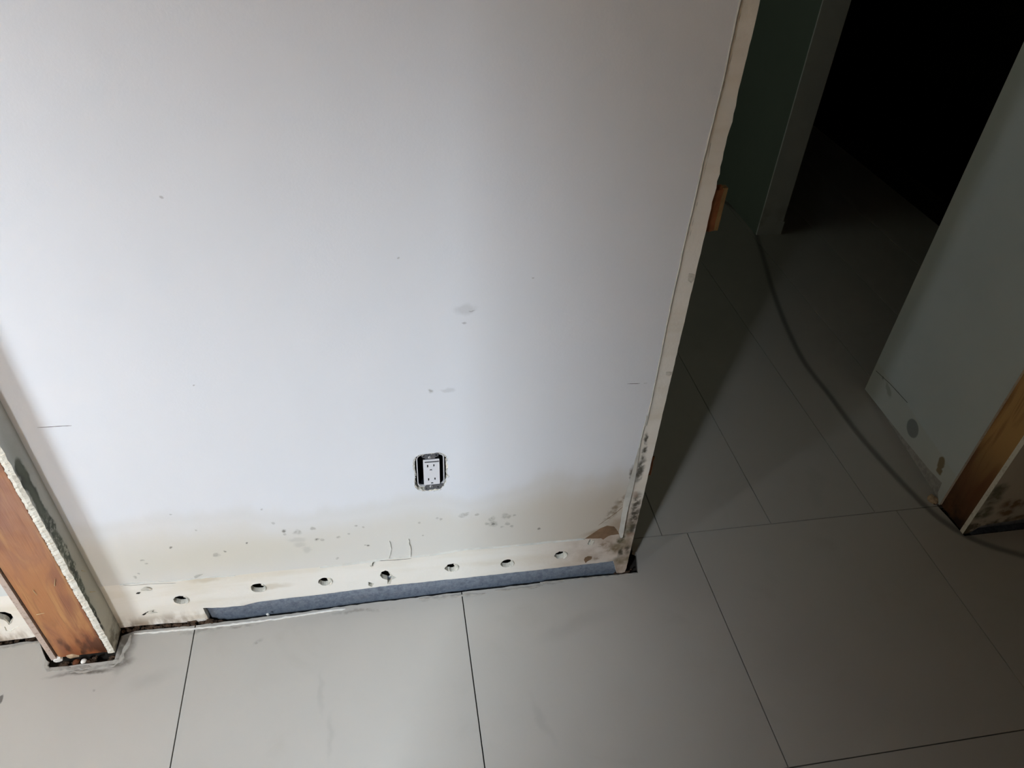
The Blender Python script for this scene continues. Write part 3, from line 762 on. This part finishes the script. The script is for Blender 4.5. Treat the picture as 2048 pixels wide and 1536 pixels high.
# ------------------------------------------------------------------ rubble in the floor gaps
def rock(c, r, seed, sq=(1, 1, 1)):
    bm = bmesh.new(); bmesh.ops.create_icosphere(bm, subdivisions=2, radius=1)
    R = random.Random(seed); off = Vector((R.random() * 50, 0, 0))
    for v in bm.verts:
        k = 1 + .45 * mnoise.noise(v.co * 1.4 + off); v.co = Vector((v.co.x * sq[0], v.co.y * sq[1], v.co.z * sq[2])) * k * r
    bmesh.ops.translate(bm, verts=bm.verts, vec=c); return bm
def many(name, path, n, rr, z0, z1, mat, label, seed, yj=.008):
    R = random.Random(seed); all_ = bmesh.new(); P = [at(*p, 'z', 0) for p in path]
    for i in range(n):
        t = R.random() * (len(P) - 1); k = min(int(t), len(P) - 2); p = P[k].lerp(P[k + 1], t - k)
        b = rock(Vector((p.x, p.y + R.uniform(-yj, yj), R.uniform(z0, z1))), R.uniform(*rr), seed * 100 + i, (R.uniform(.6, 2), R.uniform(.6, 1.2), R.uniform(.5, 1)))
        me = bpy.data.meshes.new('t'); b.to_mesh(me); b.free(); all_.from_mesh(me); bpy.data.meshes.remove(me)
    o = link(name, fin(all_, name), mat, loc=(P[0].x, P[0].y, z0)); o['kind'] = 'stuff'; tag(o, label, 'rubble'); return o
many('rubble', [(244, 1258), (330, 1250), (440, 1242)], 170, (.0015, .005), -.012, .004, 'rubble', 'dark brown crumbs packed in the gap between white wall and tiles, right of the stub', 3, .006)
many('rubble', [(-60, 1288), (0, 1282), (84, 1274)], 90, (.0015, .005), -.014, .002, 'rubble', 'brown crumbs in the floor gap at the far left edge', 4, .007)
many('rubble', [(112, 1328), (160, 1324), (226, 1313)], 110, (.0015, .005), -.026, -.004, 'rubble', 'dark crumbs in the cut-out under the orange stud', 5, .008)
many('rubble', [(1228, 1146), (1262, 1141)], 30, (.001, .003), -.008, .002, 'rubble', 'small crumbs in the gap at the door end of the white wall', 6, .004)
many('rubble', [(1862, 1003), (1885, 1012), (1915, 1050)], 30, (.0015, .004), -.002, .003, 'rubble', 'dark crumbs at the foot of the right-hand pier', 7, .008)
def chip(px, py, r, z, mat, label, seed, sq=(1, 1, .7), name='plaster_chip', cat='chip'):
    p = at(px, py, 'z', z); o = link(name, fin(rock(p, r, seed, sq), 'c'), mat, loc=tuple(p - Vector((0, 0, r * .6)))); return tag(o, label, cat)
chip(116, 1317, .009, .002, 'chip_white', 'white plaster chip at the lower left corner of the orange stud', 1, (1.2, .8, .8))
chip(145, 1310, .011, .006, 'chip_tan', 'flat tan plaster chip leaning on the foot of the orange stud', 2, (1.3, .5, .9))
chip(152, 1324, .0075, -.004, 'rusty', 'brown rusty lump in the cut-out below the orange stud', 3, name='rusty_lump', cat='lump')
chip(167, 1322, .006, .0, 'chip_white', 'small white crumb right of the rusty lump under the orange stud', 4)
chip(210, 1273, .0035, .03, 'chip_white', 'small white crumb stuck on the torn board edge near its foot', 5)
chip(1865, 998, .013, .004, 'chip_tan', 'tan plaster lump at the foot of the dim hall wall', 6, (1, 1.2, .8))
chip(535, 1228, .0028, .006, 'chip_white', 'tiny white crumb below the metal track', 8)

# offcuts sticking out behind the door end of the wall
def offcut(px0, py0, px1, py1, y, wd, label, mat):
    a, b = at(px0, py0, 'y', y), at(px1, py1, 'y', y)
    bm = bmesh.new(); x0 = W_END - .002; x1 = max(a.x, b.x)
    box(bm, x0, x1, y - wd / 2, y + wd / 2, min(a.z, b.z), max(a.z, b.z))
    bmesh.ops.subdivide_edges(bm, edges=bm.edges, cuts=4)
    R = random.Random(px0)
    for v in bm.verts:
        if v.co.x > x0 + .001: v.co += Vector((R.uniform(-.0012, .0012), R.uniform(-.001, .001), R.uniform(-.003, .003)))
    o = link('wood_offcut', fin(bm, 'o'), mat, loc=((x0 + x1) / 2, y, min(a.z, b.z)))
    return tag(o, label, 'wood offcut'), x1
e_, x1 = offcut(1442, 374, 1424, 457, .025, .016, 'orange-brown wood offcut sticking out behind the door edge, higher of the two', 'shim')
bm = bmesh.new(); a, b = at(1448, 376, 'y', .026), at(1432, 457, 'y', .026)
box(bm, x1 - .001, x1 + .008, .018, .03, b.z, a.z + .004); bevel(bm, .0008); link('pale_edge', fin(bm, 'p'), 'shim_edge', e_, loc=(x1 + .003, .024, b.z))
offcut(1308, 913, 1300, 948, .02, .006, 'small pinkish wood offcut sticking out low behind the door edge', 'shim')

# ------------------------------------------------------------------ electrical outlet
oc = at(*[780 + 800 / 9.6, 860 + 815 / 9.6], 'y', .0)
out = empty('electrical_outlet', (oc.x, .004, oc.z), 'white double electrical outlet without cover plate in a ragged hole in the wall', 'electrical outlet')
def rr(cx, cz, hw, hh, r, n=5):
    o = []
    for sx, sz, a0 in ((1, 1, 0), (-1, 1, 90), (-1, -1, 180), (1, -1, 270)):
        for k in range(n + 1):
            a = math.radians(a0 + 90 * k / n); o.append((cx + sx * (hw - r) + r * math.cos(a), cz + sz * (hh - r) + r * math.sin(a)))
    return o
U = lambda a, b, y=0.0: at(780 + a / 9.6, 860 + b / 9.6, 'y', y)
bl, br_ = U(515, 800), U(1045, 760); bt, bb = U(770, 480), U(800, 1090)
cx, cz = (bl.x + br_.x) / 2, (bt.z + bb.z) / 2; hw, hh = (br_.x - bl.x) / 2, (bt.z - bb.z) / 2
R1 = rr(cx, cz, hw, hh, .012); R2 = rr(cx, cz, hw - .0022, hh - .0022, .010)
bxo = link('box', fin(plate([R1, R2], FY(.0025), .045), 'b'), 'grey_plastic', out, loc=(cx, .02, cz))
bm = plate([R2], FY(.044), .001); 
n = len(R2)
vs = [(bm.verts.new((u, .0065, v)), bm.verts.new((u, .044, v))) for u, v in [(cx + (a - cx) * .992, cz + (b - cz) * .992) for a, b in R2]]
for i in range(n): bm.faces.new((vs[i][0], vs[(i + 1) % n][0], vs[(i + 1) % n][1], vs[i][1]))
link('box_lining', fin(bm, 'l'), 'navy', bxo, loc=(cx, .03, cz))
# body
f0, f1, f2, f3 = U(625, 570), U(940, 555), U(660, 1055), U(965, 1020)
fx = (f0.x + f1.x + f2.x + f3.x) / 4; fw = (f1.x - f0.x + f3.x - f2.x) / 4; ft = (f0.z + f1.z) / 2; fb = (f2.z + f3.z) / 2; fz = (ft + fb) / 2; fh = (ft - fb) / 2
slots = []
for (a, b, w_, h_) in ((722, 690, .0022, .0085), (842, 675, .0020, .0070), (742, 945, .0022, .0085), (864, 930, .0020, .0070)):
    p = U(a, b); slots.append(rr(p.x, p.z, w_ / 2 + .0002, h_ / 2, .0006, 2))
for (a, b) in ((785, 762), (808, 1012)):
    p = U(a, b); r = .0026
    slots.append([(p.x + r * math.cos(t), p.z + r * .9 * math.sin(t)) for t in [math.radians(180 - k * 18) for k in range(11)]] + [(p.x + r, p.z - .0018), (p.x - r, p.z - .0018)])
bm = plate([rr(fx, fz, fw, fh, .0015, 3)] + slots, FY(-.001), .0014)
body = link('receptacle_face', fin(bm, 'f'), 'white_plastic', out, loc=(fx, 0, fz))
bm = bmesh.new(); box(bm, fx - fw * .98, fx + fw * .98, .0005, .030, fb + .001, ft - .001); link('receptacle_body', fin(bm, 'b'), 'black', out, loc=(fx, .02, fz))
p = U(790, 600); bm = bmesh.new(); box(bm, fx - fw + .003, fx + fw - .001, -.0022, -.0011, p.z - .0016, p.z + .0012); bevel(bm, .0004); link('face_ridge', fin(bm, 'r'), 'strap', body, loc=(fx, -.0016, p.z))
# strap ears
def ear(poly, holes, name):
    P = [(U(a, b).x, U(a, b).z) for a, b in poly]; hz = []
    for a, b, r in holes: c = U(a, b); hz.append([(c.x + r * math.cos(t * .785), c.z + r * math.sin(t * .785)) for t in range(8)])
    return link(name, fin(plate([P] + hz, FY(-.0003), .0014), 'e'), 'strap', out, loc=tuple(Vector((sum(q[0] for q in P) / len(P), 0, sum(q[1] for q in P) / len(P)))))
ear([(600, 500), (625, 475), (700, 465), (720, 480), (760, 455), (850, 450), (870, 435), (930, 435), (940, 455), (925, 500), (870, 520), (860, 560), (790, 578), (690, 578), (670, 545), (615, 525)], [(645, 500, .0022), (890, 478, .0024), (740, 488, .0012)], 'mounting_ear')
ear([(700, 1062), (790, 1050), (850, 1048), (900, 1042), (1020, 1030), (1035, 1055), (1000, 1095), (960, 1128), (890, 1132), (880, 1110), (840, 1135), (760, 1140), (740, 1158), (680, 1160), (665, 1130), (670, 1090)], [(712, 1118, .0024), (928, 1090, .0024), (845, 1085, .0011)], 'mounting_ear')
for (a, b) in ((762, 525), (790, 1078)):
    p = U(a, b); bm = bmesh.new()
    bmesh.ops.create_uvsphere(bm, u_segments=16, v_segments=8, radius=.0034, matrix=Matrix.Translation((p.x, -.0004, p.z)) @ Matrix.Diagonal((1, .45, 1, 1)))
    s_ = link('screw', fin(bm, 's'), 'screw', out, loc=(p.x, 0, p.z), smooth=True)
    bm = bmesh.new(); box(bm, p.x - .0004, p.x + .0004, -.0022, -.0012, p.z - .0028, p.z + .0028); link('screw_slot', fin(bm, 's'), 'black', s_, loc=(p.x, -.0017, p.z))
# frayed paper round the cut-out
R = random.Random(4); bm = bmesh.new(); ring = px2(outlet_ragged); ctr = Vector((sum(p[0] for p in ring) / len(ring), sum(p[1] for p in ring) / len(ring)))
for k in range(75):
    i = R.randrange(len(ring)); a = Vector(ring[i]); b = Vector(ring[(i + 1) % len(ring)]); p = a.lerp(b, R.random())
    inw = (ctr - p).normalized(); tn = Vector((-inw.y, inw.x)); s = R.uniform(.0012, .0038)
    q = [p - tn * s * .5, p + tn * s * .6, p + inw * s * R.uniform(.4, 1.3) + tn * R.uniform(-s, s)]
    y = -.0015
    v = [bm.verts.new((q[0].x, y, q[0].y)), bm.verts.new((q[1].x, y - R.uniform(0, .002), q[1].y)), bm.verts.new((q[2].x, y - R.uniform(-.001, .003), q[2].y))]
    bm.faces.new(v)
bmesh.ops.solidify(bm, geom=bm.faces[:], thickness=.0003)
link('frayed_paper', fin(bm, 'f'), 'chip_white', wall)
R = random.Random(12); bm = bmesh.new()
for k in range(46):
    i = R.randrange(len(ring)); a = Vector(ring[i]); b = Vector(ring[(i + 1) % len(ring)]); p = a.lerp(b, R.random()) + (ctr - a).normalized() * R.uniform(-.0008, .0025)
    q = rock(Vector((p.x, R.uniform(-.0008, .001), p.y)), R.uniform(.0005, .0016), k, (1, .6, 1.3)); me = bpy.data.meshes.new('t'); q.to_mesh(me); q.free(); bm.from_mesh(me)
link('core_crumbs', fin(bm, 'f'), 'gypcore', wall)
